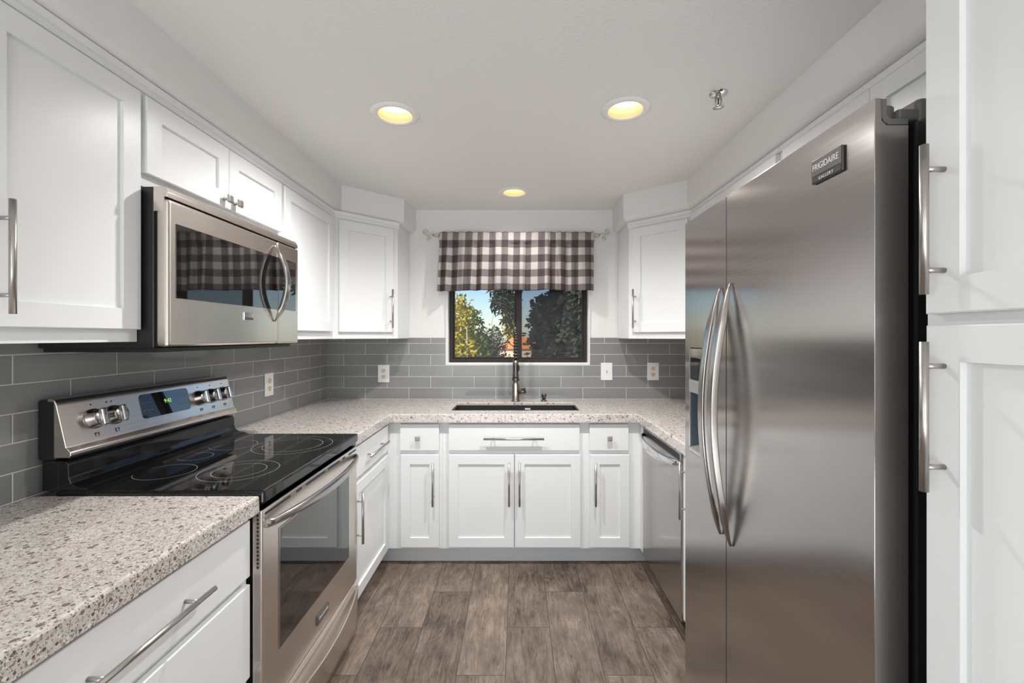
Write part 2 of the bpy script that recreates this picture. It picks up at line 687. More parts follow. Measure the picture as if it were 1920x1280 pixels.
# backsplash tile
TX0, TX1, TZ = -.518, .541, 1.161
struct(MB().cells([WL, TX0, TX1, WR], [.905, TZ, ZT + .004], lambda i, j: not (i == 1 and j == 1), WB - .009, WB, 'XZ').build('trim_1', 'tile_back'))
struct(MB().box(WL, WL + .009, .20, WB - .009, .905, ZT + .004).build('trim_2', 'tile_side'))
struct(MB().box(WR - .009, WR, 1.75, WB - .009, .905, ZT + .004).build('trim_3', 'tile_side'))


def soffit(name, pts, z0, z1, rad):
    """closed outline (plan), lower outer edges rounded like bullnose plaster; pts[0] and pts[-1] lie on walls"""
    mb = MB()
    n = len(pts)
    P2 = [Vector((p[0], p[1])) for p in pts]
    # outward offset direction at each free vertex
    offs = []
    for i in range(n):
        d1 = (P2[i] - P2[i - 1]).normalized() if i > 0 else None
        d2 = (P2[i + 1] - P2[i]).normalized() if i < n - 1 else None
        n1 = Vector((d1.y, -d1.x)) if d1 else None
        n2 = Vector((d2.y, -d2.x)) if d2 else None
        if n1 is None:
            offs.append(n2)
        elif n2 is None:
            offs.append(n1)
        else:
            b = (n1 + n2).normalized()
            offs.append(b / max(.3, b.dot(n1)))
    prof = [(0, z1), (0, z0 + rad)]
    for k in range(1, 7):
        a = PI / 2 * k / 6
        prof.append((-rad * (1 - math.cos(a)), z0 + rad - rad * math.sin(a)))
    prof.append((-.25, z0))
    rows = []
    for (o_, z) in prof:
        rows.append([mb.bm.verts.new((P2[i].x + offs[i].x * o_, P2[i].y + offs[i].y * o_, z)) for i in range(n)])
    for a, b in zip(rows, rows[1:]):
        for i in range(n - 1):
            f = mb.bm.faces.new((a[i], a[i + 1], b[i + 1], b[i]))
    return struct(mb.build(name, 'wall_paint'))


SZ = 2.127
soffit('trim_4', [(-1.070, -.30), (-1.070, 2.705), (-.762, 3.000), (-.738, WB)], SZ, ZC, .035)
soffit('trim_5', [(.708, WB), (.702, 2.895), (1.012, 2.615), (1.012, -.30)], SZ, ZC, .035)

# ------------------------------------------------------------------ kitchen window
win = bpy.data.objects.new('window_1', None)
COL.objects.link(win)
win.location = (0, WB, HZ0)
struct(win)
win['label'] = 'dark bronze sliding window over the sink'
wz = HZ1 - HZ0
mb = MB()
mb.cells([HX0, HX0 + .026, HX1 - .026, HX1], [0, .027, wz - .027, wz], lambda i, j: not (i == 1 and j == 1), .045, .125, 'XZ', .002)
mb.build('window_frame', 'window_bronze', win)
mb = MB()
mb.cells([HX0 + .026, HX0 + .036, -.012, .014], [.027, .037, wz - .037, wz - .027], lambda i, j: not (i == 1 and j == 1), .088, .104, 'XZ', .002)
s1 = mb.build('sliding_sash', 'window_bronze', win)
mb = MB()
mb.cells([.000, .042, HX1 - .036, HX1 - .026], [.027, .037, wz - .037, wz - .027], lambda i, j: not (i == 1 and j == 1), .056, .080, 'XZ', .002)
s2 = mb.build('fixed_sash', 'window_bronze', win)
MB().box(HX0 + .036, -.012, .095, .098, .037, wz - .037).build('pane', 'window_glass', s1)
MB().box(.042, HX1 - .036, .066, .069, .037, wz - .037).build('pane', 'window_glass', s2)
MB().box(.014, HX1 - .027, .108, .109, .028, wz - .028).build('insect_screen', 'insect_screen', win)
MB().box(-.022, -.010, .078, .088, .30, .36, .002).build('latch', 'black_satin', s1)
# plaster return lip round the tiled opening
struct(MB().cells([TX0 - .001, HX0, HX1, TX1 + .001], [TZ - .001, HZ0, HZ1], lambda i, j: i != 1 or j == 0, WB - .010, WB, 'XZ', .003).build('trim_6', 'trim_white'))

# ------------------------------------------------------------------ cabinets
HANDLE_R = .0062


def bar_handle(parent, x, y, z, length, vertical=True, posts=.160, out=.032, r=HANDLE_R):
    """bar pull: centre x, z on a door face at y (outwards is -y)"""
    mb = MB()
    yb = y - out
    h = length / 2
    if vertical:
        mb.tube([(x, yb, z - h), (x, yb, z + h)], r, 16)
        for s_ in (-1, 1):
            mb.tube([(x, y, z + s_ * posts / 2), (x, yb, z + s_ * posts / 2)], r * .72, 12)
    else:
        mb.tube([(x - h, yb, z), (x + h, yb, z)], r, 16)
        for s_ in (-1, 1):
            mb.tube([(x + s_ * posts / 2, y, z), (x + s_ * posts / 2, yb, z)], r * .72, 12)
    return mb.build('handle', 'nickel', parent)


def square_knob(parent, x, y, z):
    mb = MB()
    mb.lathe([(.008, 0), (.006, -.004), (.0055, -.014), (.009, -.018)], (x, y, z), 'Y', 16)
    mb.box(x - .0145, x + .0145, y - .028, y - .017, z - .0145, z + .0145, .005, 3)
    return mb.build('knob', 'knob_metal', parent)


def shaker(mb, x0, x1, z0, z1, y=0.0, t=.019, st=.057, rec=.009):
    bm = mb.bm
    c = .0022

    def ring(i, yy):
        return [bm.verts.new(p) for p in ((x0 + i, yy, z0 + i), (x1 - i, yy, z0 + i), (x1 - i, yy, z1 - i), (x0 + i, yy, z1 - i))]
    rs = [ring(0, y), ring(0, y - t + c), ring(c, y - t), ring(st, y - t), ring(st + .0012, y - t + rec)]
    for a, b in zip(rs, rs[1:]):
        for k in range(4):
            bm.faces.new((a[k], a[(k + 1) % 4], b[(k + 1) % 4], b[k]))
    bm.faces.new(rs[-1])
    bm.faces.new(list(reversed(rs[0])))
    return mb


def add_front(cab, spec):
    """one door or drawer front with its pull"""
    kind, x0, x1, z0, z1 = spec[:5]
    mb = MB()
    if kind == 'door':
        shaker(mb, x0, x1, z0, z1, -.0008)
    else:
        mb.box(x0, x1, -.0198, -.0008, z0, z1, .0022)
    o = mb.build('door' if kind == 'door' else 'drawer', 'cabinet_white', cab)
    for h in spec[5:]:
        if h[0] == 'v':
            bar_handle(o, h[1], -.0198, h[2], h[3])
        elif h[0] == 'h':
            bar_handle(o, h[1], -.0198, h[2], h[3], False, h[3] * .68)
        else:
            square_knob(o, h[1], -.0198, h[2])
    return o


def carcass(cab, w_, d, z0, z1, hollow=False):
    mb = MB()
    t = .016
    mb.box(0, w_, 0, .019, z0, z1)
    mb.box(0, t, .019, d, z0, z1)
    mb.box(w_ - t, w_, .019, d, z0, z1)
    mb.box(t, w_ - t, .019, d, z0, z0 + t)
    mb.box(t, w_ - t, d - .006, d, z0 + t, z1)
    if not hollow:
        mb.box(t, w_ - t, .019, d - .006, z1 - t, z1)
    return mb.build('cabinet_box', 'cabinet_white', cab)


CROWN = [(0, 2.084), (-.006, 2.086), (-.007, 2.101), (-.011, 2.104), (-.013, 2.108), (-.013, 2.124), (-.010, 2.126), (0, 2.126)]


def crown(cab, w_, y=0.0, low=0.0):
    mb = MB()
    mb.prism([(p[0], max(p[1], 2.084 + low)) for p in CROWN], 0, 0, w_)
    return mb.build('crown', 'cabinet_white', cab)


UB, UT = 1.357, 2.126      # wall cabinet bottom and top
DB, DT = 1.392, 2.074      # wall cabinet door bottom and top
XL = -1.095                # left wall cabinets' face frame
LZ = 1.543                 # pull centre on wall cabinets

# left wall run
c = thing('wall_cabinet', 'white shaker wall cabinet left of the microwave, cut by the frame', 'cabinet', (XL, .480, 0), R(90))
carcass(c, .7945, .303, UB, UT)
add_front(c, ('door', .395, .787, DB, DT, ('v', .435, LZ - .005, .238)))
add_front(c, ('door', .006, .389, DB, DT, ('v', .36, LZ - .005, .238)))
crown(c, .7945)
c = thing('wall_cabinet', 'short white two-door cabinet with two square knobs directly above the microwave', 'cabinet', (XL, 1.2745, 0), R(90))
carcass(c, .7665, .303, 1.812, UT)
add_front(c, ('door', .010, .380, 1.848, DT, ('k', .352, 1.878)))
add_front(c, ('door', .383, .752, 1.848, DT, ('k', .411, 1.878)))
crown(c, .7665)
c = thing('wall_cabinet', 'white single-door wall cabinet between the microwave and the left corner', 'cabinet', (XL, 2.041, 0), R(90))
carcass(c, .596, .303, UB, UT)
add_front(c, ('door', .012, .558, DB + .008, DT, ('v', .045, LZ, .238)))
crown(c, .596)


def corner_cabinet(label, loc, rot, mirror, handle_x):
    """diagonal corner wall cabinet; local x along the face, y into the corner"""
    c = thing('corner_wall_cabinet', label, 'cabinet', loc, rot)
    L = .431
    k = .305 * math.sqrt(.5)
    pts = [(0, 0), (L, 0), (L + .2135, .2135), (L / 2, .2135 + L / 2 + .2135), (-.2135, .2135)]
    MB().prism(pts, 2, UB, UT).build('cabinet_box', 'cabinet_white', c)
    if not mirror:
        add_front(c, ('door', .030, .392, DB + .006, DT, ('v', handle_x, LZ + .008, .250)))
    else:
        add_front(c, ('door', .036, .405, DB + .006, DT, ('v', handle_x, LZ + .008, .250)))
    mb = MB()
    mb.prism(CROWN, 0, -.005, L + .005)
    mb.build('crown', 'cabinet_white', c)
    return c


corner_cabinet('white diagonal corner wall cabinet left of the curtained window', (-1.0948, 2.6382, 0), R(45), False, .365)
corner_cabinet('white diagonal corner wall cabinet right of the curtained window, beside the refrigerator', (.7482, 2.934, 0), R(-45), True, .060)

# right wall run
XR = 1.053
c = thing('wall_cabinet', 'white wall cabinet high behind the freezer door, mostly hidden by the refrigerator', 'cabinet', (XR, 2.627, 0), R(-90))
carcass(c, .877, .303, UB, UT)
add_front(c, ('door', .010, .432, DB, 2.098))
add_front(c, ('door', .436, .865, DB, 2.098))
crown(c, .877, low=.018)
c = thing('wall_cabinet', 'white two-door cabinet above the refrigerator under the soffit', 'cabinet', (XR, 1.748, 0), R(-90))
carcass(c, .900, .303, 1.84, UT)
add_front(c, ('door', .030, .4535, 1.86, 2.098, ('k', .425, 1.89)))
add_front(c, ('door', .4560, .878, 1.86, 2.098, ('k', .482, 1.89)))
crown(c, .900, low=.018)

# pantry
c = thing('pantry_cabinet', 'tall white pantry cabinet with long bar pulls, near right beside the refrigerator', 'cabinet', (.699, .750, 0), R(-90))
carcass(c, .60, .655, .0, UT)
add_front(c, ('door', .016, .595, 1.4095, 2.10, ('v', .0492, 1.5575, .237)))
add_front(c, ('door', .017, .595, .11, 1.3905, ('v', .0492, 1.2455, .237)))

# base cabinets
BZ0, BZ1 = .105, .864
XB = -.773


def toe(cab, w_, setback=.06, mtl='toe_grey', x0=0.0):
    return MB().box(x0, w_, setback, setback + .018, 0, BZ0).build('toe_kick', mtl, cab)


c = thing('drawer_cabinet', 'white base cabinet of wide slab drawers, lower left in front of the range', 'cabinet', (XB, .505, 0), R(90))
carcass(c, .758, .610, BZ0, BZ1)
add_front(c, ('drawer', .006, .745, .694, .853, ('h', .385, .770, .335)))
add_front(c, ('drawer', .006, .745, .409, .672, ('h', .385, .536, .335)))
add_front(c, ('drawer', .006, .745, .124, .387, ('h', .385, .252, .335)))
toe(c, .758)
c = thing('base_cabinet', 'white base cabinet between the range and the left inner corner, drawer over one door', 'cabinet', (XB, 2.043, 0), R(90))
carcass(c, .596, .610, BZ0, BZ1)
add_front(c, ('drawer', .006, .556, .700, .851, ('h', .306, .775, .320)))
add_front(c, ('door', .006, .556, .119, .676, ('v', .034, .517, .240)))
toe(c, .596)

YB = 2.640
c = thing('base_cabinet', 'narrow white base cabinet left of the sink, knob drawer over one door', 'cabinet', (-.772, YB, 0), 0)
carcass(c, .330, .590, BZ0, BZ1)
add_front(c, ('drawer', .082, .314, .694, .8505, ('k', .190, .769)))
add_front(c, ('door', .085, .314, .119, .670, ('v', .281, .500, .254)))
toe(c, .330, x0=-.059)
c = thing('sink_cabinet', 'white two-door sink base cabinet with a wide false drawer front', 'cabinet', (-.4415, YB, 0), 0)
carcass(c, .872, .590, BZ0, BZ1, True)
add_front(c, ('drawer', .040, .818, .694, .8505, ('h', .427, .769, .355)))
add_front(c, ('door', .040, .4285, .119, .670, ('v', .399, .500, .254)))
add_front(c, ('door', .4335, .824, .119, .670, ('v', .4605, .500, .254)))
toe(c, .872)
c = thing('base_cabinet', 'narrow white base cabinet right of the sink, knob drawer over one door', 'cabinet', (.431, YB, 0), 0)
carcass(c, .320, .590, BZ0, BZ1)
MB().box(.3095, .320, -.054, -.0005, BZ0, BZ1).build('filler', 'cabinet_white', c)
add_front(c, ('drawer', .004, .236, .694, .8505, ('k', .120, .769)))
add_front(c, ('door', .006, .242, .119, .670, ('v', .036, .500, .254)))
toe(c, .372)
c = thing('base_cabinet', 'narrow white base cabinet squeezed between the dishwasher and the refrigerator', 'cabinet', (.7595, 1.974, 0), R(-90))
carcass(c, .252, .590, BZ0, BZ1)
add_front(c, ('door', .018, .235, .119, .850, ('v', .066, .706, .250)))
toe(c, .252)

# ------------------------------------------------------------------ worktops
CT, CB = .914, .8655
SB = .894                     # underside of the slab proper; the front edge is built up below it
mb = MB().cells([WL + .0095, -.741], [.485, 1.2735], lambda i, j: True, SB, CT, 'XY', .007, True)
mb.box(-.781, -.741, .485, 1.2735, CB, SB)
o = mb.build('countertop', 'quartz')
tag(o, 'speckled quartz worktop at lower left, in front of the range', 'countertop')
SX0, SX1, SY0, SY1 = -.406, .397, 2.737, 3.062
xs = [WL + .0095, -.741, SX0, SX1, .716, WR - .0095]
ys = [1.716, 2.041, 2.600, SY0, SY1, WB - .0095]


def keep(i, j):
    if j >= 2:
        return not (i == 2 and j == 3)
    if i == 0:
        return j == 1
    return i == 4


mb = MB().cells(xs, ys, keep, SB, CT, 'XY', .006, True)
mb.box(-.781, -.741, 2.041, 2.640, CB, SB)
mb.box(-.741, .716, 2.600, 2.640, CB, SB)
mb.box(.716, .756, 1.716, 2.640, CB, SB)
o = mb.build('countertop', 'quartz')
tag(o, 'U-shaped speckled quartz worktop running under the window round both corners', 'countertop')

# ------------------------------------------------------------------ sink, faucet, dispenser
sk = thing('kitchen_sink', 'black single-bowl undermount sink under the window', 'sink', (0, 2.90, .66))
mb = MB()
zb, zt, t = .0, .2335, .012
x0, x1, y0, y1 = SX0 - .004, SX1 + .004, SY0 - .004 - 2.90, SY1 + .004 - 2.90
mb.box(x0 - t, x1 + t, y0 - t, y1 + t, zb, zb + t)
mb.box(x0 - t, x0, y0 - t, y1 + t, zb + t, zt)
mb.box(x1, x1 + t, y0 - t, y1 + t, zb + t, zt)
mb.box(x0, x1, y0 - t, y0, zb + t, zt)
mb.box(x0, x1, y1, y1 + t, zb + t, zt)
mb.build('basin', 'sink_black', sk)
MB().lathe([(.045, .0125), (.045, .0145), (.03, .0150), (.02, .0130)], (0, .05, 0), 'Z', 28).build('drain', 'chrome', sk)
o = MB().box(.060, .098, y1 - .0012, y1 - .0002, .203, .214, .0004).build('maker_plate', 'letter', sk)
o['label'] = 'small white plate on the back wall of the bowl'

fx = thing('spring_faucet', 'dark bronze spring-neck faucet behind the sink in front of the window', 'faucet', (-.004, 3.135, CT))
MB().lathe([(.031, 0), (.031, .004), (.0235, .008), (.0235, .118), (.017, .124), (.017, .158), (.0200, .160), (.0200, .172), (.0125, .176), (.0125, .20), (.0115, .33)], n=28).build('body', 'bronze_faucet', fx)
arc = []
RA, ZTOP = .078, .425
for k in range(41):
    t = k / 40
    if t < .30:
        arc.append(Vector((0, 0, .31 + (ZTOP - .31) * t / .30)))
    elif t < .80:
        a = PI * (t - .30) / .50
        arc.append(Vector((0, -RA + RA * math.cos(a), ZTOP + RA * math.sin(a))))
    else:
        arc.append(Vector((0, -2 * RA, ZTOP - (ZTOP - .300) * (t - .80) / .20)))
MB().tube(arc, .0085, 12).build('hose', 'black_satin', fx)
turns, n_ = 30, 30 * 14
pts = []
for k in range(n_ + 1):
    t = k / n_ * 40
    i = min(39, int(t))
    p = arc[i].lerp(arc[i + 1], t - i)
    d = (arc[i + 1] - arc[i]).normalized()
    sx = Vector((1, 0, 0))
    sy = d.cross(sx).normalized()
    a = 2 * PI * turns * k / n_
    pts.append(p + (sx * math.cos(a) + sy * math.sin(a)) * .0150)
MB().tube(pts, .0036, 7).build('spring', 'bronze_faucet', fx)
hd = MB().lathe([(.0125, .300), (.0185, .296), (.0195, .255), (.0185, .205), (.021, .198), (.021, .178), (.016, .174)], (0, -2 * RA, 0), n=24).build('spray_head', 'bronze_faucet', fx)
MB().box(.017, .026, -2 * RA - .008, -2 * RA + .008, .225, .262, .003).build('spray_button', 'black_satin', hd)
mb = MB()
mb.tube([(0, 0, .166), (0, -2 * RA + .02, .166)], .0065, 10)
mb.lathe([(.0235, .158), (.0245, .160), (.0245, .174), (.0235, .176)], (0, -2 * RA, 0), n=24)
mb.build('holder_arm', 'bronze_faucet', fx)
mb = MB()
mb.tube([(.018, 0, .062), (.074, 0, .062)], .0125, 16)
mb.build('valve', 'bronze_faucet', fx)
mb = MB()
mb.tube([(.060, 0, .070), (.060, -.002, .080), (.030, -.03, .092)], [.006, .0055, .0045], 10)
mb.tube([(.066, 0, .078), (.066, 0, .096)], .004, 10)
mb.build('lever', 'bronze_faucet', fx)

sd = thing('soap_dispenser', 'short bronze soap dispenser right of the faucet', 'soap dispenser', (.196, 3.135, CT))
MB().lathe([(.021, 0), (.021, .004), (.013, .007), (.013, .022)], n=24).build('base', 'bronze_faucet', sd)
mb = MB().lathe([(.0165, .022), (.0175, .026), (.0175, .046), (.016, .049)], n=24)
mb.tube([(0, 0, .040), (0, -.05, .040), (0, -.06, .034)], .005, 10)
mb.build('pump_head', 'bronze_faucet', sd)

# ------------------------------------------------------------------ outlets and switch
def wall_plate(name, label, cat, loc, rot, group=None):
    c = thing(name, label, cat, loc, rot, group)
    MB().box(-.0425, .0425, -.006, 0, -.064, .064, .003).build('plate', 'plate_white', c)
    return c


def outlet(label, loc, rot):
    c = wall_plate('power_outlet', label, 'outlet', loc, rot)
    for sz in (.022, -.022):
        mb = MB()
        mb.prism([(.0165 * math.cos(a), sz + min(.0145, max(-.0145, .0175 * math.sin(a)))) for a in [2 * PI * k / 28 for k in range(28)]], 1, -.0085, -.005)
        r_ = mb.build('receptacle', 'outlet_ivory', c)
        mb = MB()
        mb.box(-.0080, -.0055, -.0092, -.0080, sz - .001, sz + .0085)
        mb.box(.0055, .0080, -.0092, -.0080, sz - .001, sz + .0085)
        mb.lathe([(.003, -.0092), (.003, -.008)], (0, 0, sz - .0085), 'Y', 12)
        mb.build('slot', 'slot_dark', r_)
    return c


PY = WB - .0095
outlet('white double outlet on the back tile left of the window', (-.972, PY, 1.099), 0)
outlet('white double outlet on the back tile next to the refrigerator', (1.002, PY, 1.114), 0)
outlet('white double outlet on the left wall tile beyond the range', (WL + .0095, 2.478, 1.102), R(90))
c = wall_plate('light_switch', 'white toggle switch plate on the back tile right of the window', 'light switch', (.662, PY, 1.114), 0)
MB().box(-.0055, .0055, -.0075, -.005, -.012, .012, .001).build('toggle_slot', 'outlet_ivory', c)
MB().prism([(-.006, -.006), (-.006, .004), (-.018, .010), (-.018, .004)], 0, -.004, .004).build('toggle', 'outlet_ivory', c)

# ------------------------------------------------------------------ curtain and rod
RY = WB - .078
rod = thing('curtain_rod', 'silver curtain rod with scrolled finials above the window', 'curtain rod', (0, RY, 2.098))
MB().tube([(-.60, 0, 0), (.60, 0, 0)], .008, 16).build('pole', 'rod_silver', rod)
for s_ in (-1, 1):
    mb = MB()
    mb.lathe([(.009, .555), (.013, .558), (.013, .572), (.010, .574), (.010, .580), (.013, .582), (.013, .588), (.007, .592)], axis='X', n=20)
    if s_ < 0:
        bmesh.ops.scale(mb.bm, vec=(-1, 1, 1), verts=mb.bm.verts)
    p1, p2 = [], []
    for k in range(40):                       # upper scroll
        t = k / 39
        if t < .35:
            q = t / .35
            p1.append((s_ * (.590 + .055 * q), 0, .002 + .012 * math.sin(PI * q * .8) - .004 * q))
        else:
            q = (t - .35) / .65
            a = -PI / 2 + q * PI * 2.6
            r_ = .021 * (1 - .72 * q)
            p1.append((s_ * (.652 + r_ * math.cos(a) * 1.0), 0, .026 + r_ * math.sin(a)))
    for k in range(36):                       # lower scroll
        t = k / 35
        if t < .3:
            q = t / .3
            p2.append((s_ * (.655 - .030 * q), 0, .006 - .012 * q * q))
        else:
            q = (t - .3) / .7
            a = PI / 2 - q * PI * 2.4
            r_ = .017 * (1 - .70 * q)
            p2.append((s_ * (.632 + r_ * math.cos(a) * -1.0), 0, -.022 + r_ * math.sin(a)))
    mb.tube(p1, .0042, 8)
    mb.tube(p2, .0038, 8)
    mb.build('finial', 'rod_silver', rod)
    MB().tube([(s_ * .53, 0, 0), (s_ * .53, .077, 0)], .006, 10).build('bracket', 'rod_silver', rod)


def valance():
    bm = bmesh.new()
    uvl = bm.loops.layers.uv.new('cloth')
    NX, NZ = 420, 44
    ztop, zbot = 2.117, 1.700
    rnd = random.Random(3)
    folds = [(.062, .006, 0.3), (.094, .010, 1.1), (.137, .011, 2.0), (.24, .012, .7), (.43, .012, 2.4)]

    def bulge(x, t):
        g_ = .35 + .65 * t
        y = 0
        for i, (lam, amp, ph) in enumerate(folds):
            y += amp * g_ * math.sin(2 * PI * x / lam + ph + 1.2 * math.sin(3 * x + i) + .5 * t * math.sin(i * 1.7))
        return y

    grid = []
    for j in range(NZ + 1):
        t = j / NZ                          # 0 top, 1 bottom
        rowv = []
        acc = 0
        prev = None
        for i in range(NX + 1):
            s_ = i / NX
            xl = -.548 - .022 * t
            xr = .556 + .004 * t
            x = xl + (xr - xl) * s_
            # sharp tuck where the second panel laps over the first
            xt = .286 + .030 * t
            lap = .016 * math.exp(-((x - xt) / .022) ** 2)
            z = ztop + (zbot - ztop) * t
            z += -.004 * t * math.sin(2 * PI * (s_ * 1.5) + .6) + .010 * t * math.exp(-((x - .26) / .07) ** 2)
            y = bulge(x, t) - (lap if x > xt else -lap * .5)
            if t < .1:                      # rod pocket: small gathers over the pole
                k = 1 - t / .1
                y = y * (.55) + .003 * math.sin(2 * PI * x / .041 + 2 * math.sin(9 * x)) * k - .009
                z += k * .0018 * math.sin(2 * PI * x / .052 + 3 * math.sin(7 * x))
            y = max(-.045, min(.030, y)) - .006
            if t < .16:
                y = min(y, -.0125)
            v = bm.verts.new((x, y, z - 2.098))
            if prev is not None:
                acc += (Vector((v.co.x, v.co.y)) - Vector((prev.co.x, prev.co.y))).length
            rowv.append((v, acc))
            prev = v
        grid.append(rowv)
    base = [a for _, a in grid[NZ]]
    tot = base[-1]
    for j in range(NZ):
        for i in range(NX):
            q = [(j, i), (j, i + 1), (j + 1, i + 1), (j + 1, i)]
            f = bm.faces.new([grid[a][b][0] for a, b in q])
            f.smooth = True
            for l, (a, b) in zip(f.loops, q):
                l[uvl].uv = (base[b] * (1.37 / tot) + .031, (a / NZ) * .421 + .0128 + .0528 + .036)
    me = bpy.data.meshes.new('valance_curtain')
    bm.to_mesh(me)
    bm.free()
    me.materials.append(M['check_cloth'])
    o = bpy.data.objects.new('valance_curtain', me)
    COL.objects.link(o)
    o.location = (0, RY, 2.098)
    so = o.modifiers.new('thickness', 'SOLIDIFY')
    so.thickness = .0012
    return tag(o, 'short brown and white buffalo-check valance gathered on the rod over the window', 'curtain')


valance()

# ------------------------------------------------------------------ ceiling fixtures
def downlight(label, x, y, energy):
    c = thing('recessed_ceiling_light', label, 'ceiling light', (x, y, ZC), 0, 'recessed ceiling lights')
    MB().lathe([(.0705, .004), (.0705, -.006), (.078, -.008), (.088, -.007), (.099, -.003), (.1005, -.0005), (.0995, -.0002), (.0735, -.0002), (.0705, .004)], n=48, cap=False).build('trim_ring', 'light_trim', c)
    MB().lathe([(.0705, -.004), (.0695, .012), (.062, .040), (.0635, .040), (.0715, .012), (.0715, -.004), (.0705, -.004)], n=48, cap=False).build('baffle', 'baffle', c)
    MB().lathe([(.0630, .038), (.0, .038)], n=48, cap=False).build('lens', 'lamp_lens', c)
    l_ = light('lamp', 'SPOT', (0, 0, -.012), (0, 0, 0), energy, (1.0, .985, .975), spot_size=R(152), spot_blend=1.0, shadow_soft_size=.022)
    l_.parent = c
    return c


downlight('warm recessed downlight over the range side, left of the pair', -.506, 1.845, 84)
downlight('warm recessed downlight near the sprinkler, right of the pair', .447, 1.806, 84)
downlight('small warm recessed downlight in front of the curtained window', -.014, 2.843, 29)
sp = thing('fire_sprinkler', 'small chrome fire sprinkler head hanging from the ceiling', 'sprinkler', (.772, 1.687, ZC))
MB().lathe([(.012, -.009), (.020, -.007), (.033, -.003), (.034, 0)], n=28).build('escutcheon', 'chrome', sp)
mb = MB()
mb.lathe([(.010, -.022), (.010, -.004)], n=16)
for s_ in (-1, 1):
    mb.tube([(s_ * .009, 0, -.012), (s_ * .012, 0, -.024), (s_ * .010, 0, -.040), (0, 0, -.050)], .0026, 8)
mb.build('frame', 'knob_metal', sp)
o = MB().lathe([(.0022, -.045), (.0022, -.020)], n=10).build('bulb', 'slot_dark', sp)
MB().lathe([(.004, -.050), (.019, -.0525), (.020, -.054), (.003, -.056)], n=20).build('deflector', 'chrome', sp)

# ------------------------------------------------------------------ microwave
mw = thing('microwave', 'stainless over-the-range microwave with curved handle', 'microwave', (-1.008, 1.2765, 0), R(90))
W7 = .761
mb = MB()
mb.box(0, W7, .040, .376, 1.338, 1.806, .003)
mb.box(.01, W7 - .01, .030, .37, 1.326, 1.338)
mb.box(.006, W7 - .006, .010, .040, 1.345, 1.800)
mb.build('case', 'black_satin', mw)
mb = MB()
mb.prism([(.000, 1.776), (.000, 1.790), (.010, 1.806), (.042, 1.807), (.042, 1.776)], 0, 0, W7, .002)
mb.box(-.0006, .003, .010, .040, 1.735, 1.790)
mb.build('vent_grille', 'stainless_warm', mw)
dr = MB().box(0, .587, -.002, .036, 1.342, 1.772, .010, 4).build('door', 'stainless_warm', mw)
MB().box(.028, .5865, -.0035, .002, 1.485, 1.705, .001).build('door_window', 'oven_glass', dr)
cp = MB().box(.589, W7, -.002, .036, 1.342, 1.772, .006, 3).build('control_panel', 'stainless_warm', mw)
kp = MB().box(.5895, .735, -.0035, .002, 1.487, 1.707, .001).build('keypad_glass', 'oven_glass', mw)
for iy in range(7):
    for ix in range(3):
        MB().box(.625 + ix * .030, .640 + ix * .030, -.0039, -.0034, 1.505 + iy * .019, 1.509 + iy * .019).build('key_mark', 'badge_grey', kp)


def bow(parent, name, x, z0, z1, out, yface, wid, thick, mtl, n=26, taper=True):
    """bowed grip standing vertically on a face at yface, bulging to -y, pointed at both ends"""
    mb = MB()
    rows = []
    for k in range(n + 1):
        t = k / n
        z = z0 + (z1 - z0) * t
        s_ = math.sin(PI * t)
        y = yface - out * s_ ** .85
        hw = wid * .5 * min(1, .12 + s_ * 2.0)
        th = thick * min(1, .30 + s_ * 1.6)
        sec = []
        for a in range(20):
            an = 2 * PI * (a + .5) / 20
            ca, sa = math.cos(an), math.sin(an)
            ex = abs(ca) ** .32 * (1 if ca >= 0 else -1)
            ey = abs(sa) ** .32 * (1 if sa >= 0 else -1)
            sec.append(mb.bm.verts.new((x + ex * hw, y + ey * th / 2, z)))
        rows.append(sec)
    for a, b in zip(rows, rows[1:]):
        for k in range(20):
            f = mb.bm.faces.new((a[k], a[(k + 1) % 20], b[(k + 1) % 20], b[k]))
            f.smooth = True
    mb.bm.faces.new(rows[0])
    mb.bm.faces.new(rows[-1])
    return mb.build(name, mtl, parent)


bow(dr, 'handle', .560, 1.434, 1.752, .052, -.004, .030, .016, 'handle_steel')
bd = MB().box(.350, .408, -.0065, -.0015, 1.431, 1.463, .002).build('badge', 'chrome', mw)
MB().box(.353, .405, -.0072, -.0060, 1.434, 1.443, .0005).build('badge_band', 'badge_dark', bd)

# ------------------------------------------------------------------ range
rg = thing('electric_range', 'freestanding stainless electric range with black glass cooktop', 'range', (-.735, 1.2765, 0), R(90))
mb = MB()
mb.box(.004, .757, .032, .640, .05, .886)
mb.build('range_body', 'black_satin', rg)
ct = MB().box(0, .761, -.006, .600, .8865, .925, .007, 3).build('cooktop', 'cooktop_glass', rg)
mb = MB()
mb.prism([(.500, .924), (.515, .933), (.540, .937), (.556, .946), (.562, .962), (.564, 1.000), (.572, 1.010), (.640, 1.012), (.640, .924)], 0, .004, .757, .002, smooth=False)
mb.build('backguard_riser', 'black_gloss', rg)
mb = MB()
mb.box(0, .761, .596, .650, 1.012, 1.188, .006)
mb.box(.03, .731, .585, .62, 1.006, 1.030)
mb.build('backguard_case', 'black_satin', rg)
prof = [(.558, 1.020), (.553, 1.026), (.553, 1.036), (.560, 1.044), (.566, 1.050), (.594, 1.172), (.600, 1.186), (.612, 1.192), (.622, 1.190), (.622, 1.020)]
con = MB().prism(prof, 0, .0005, .7605, .0025).build('control_console', 'stainless_warm', rg)


def cy(z):      # face of the console
    return .566 + (z - 1.050) * (.594 - .566) / (1.172 - 1.050)


tilt = math.atan2(.594 - .566, 1.172 - 1.050)
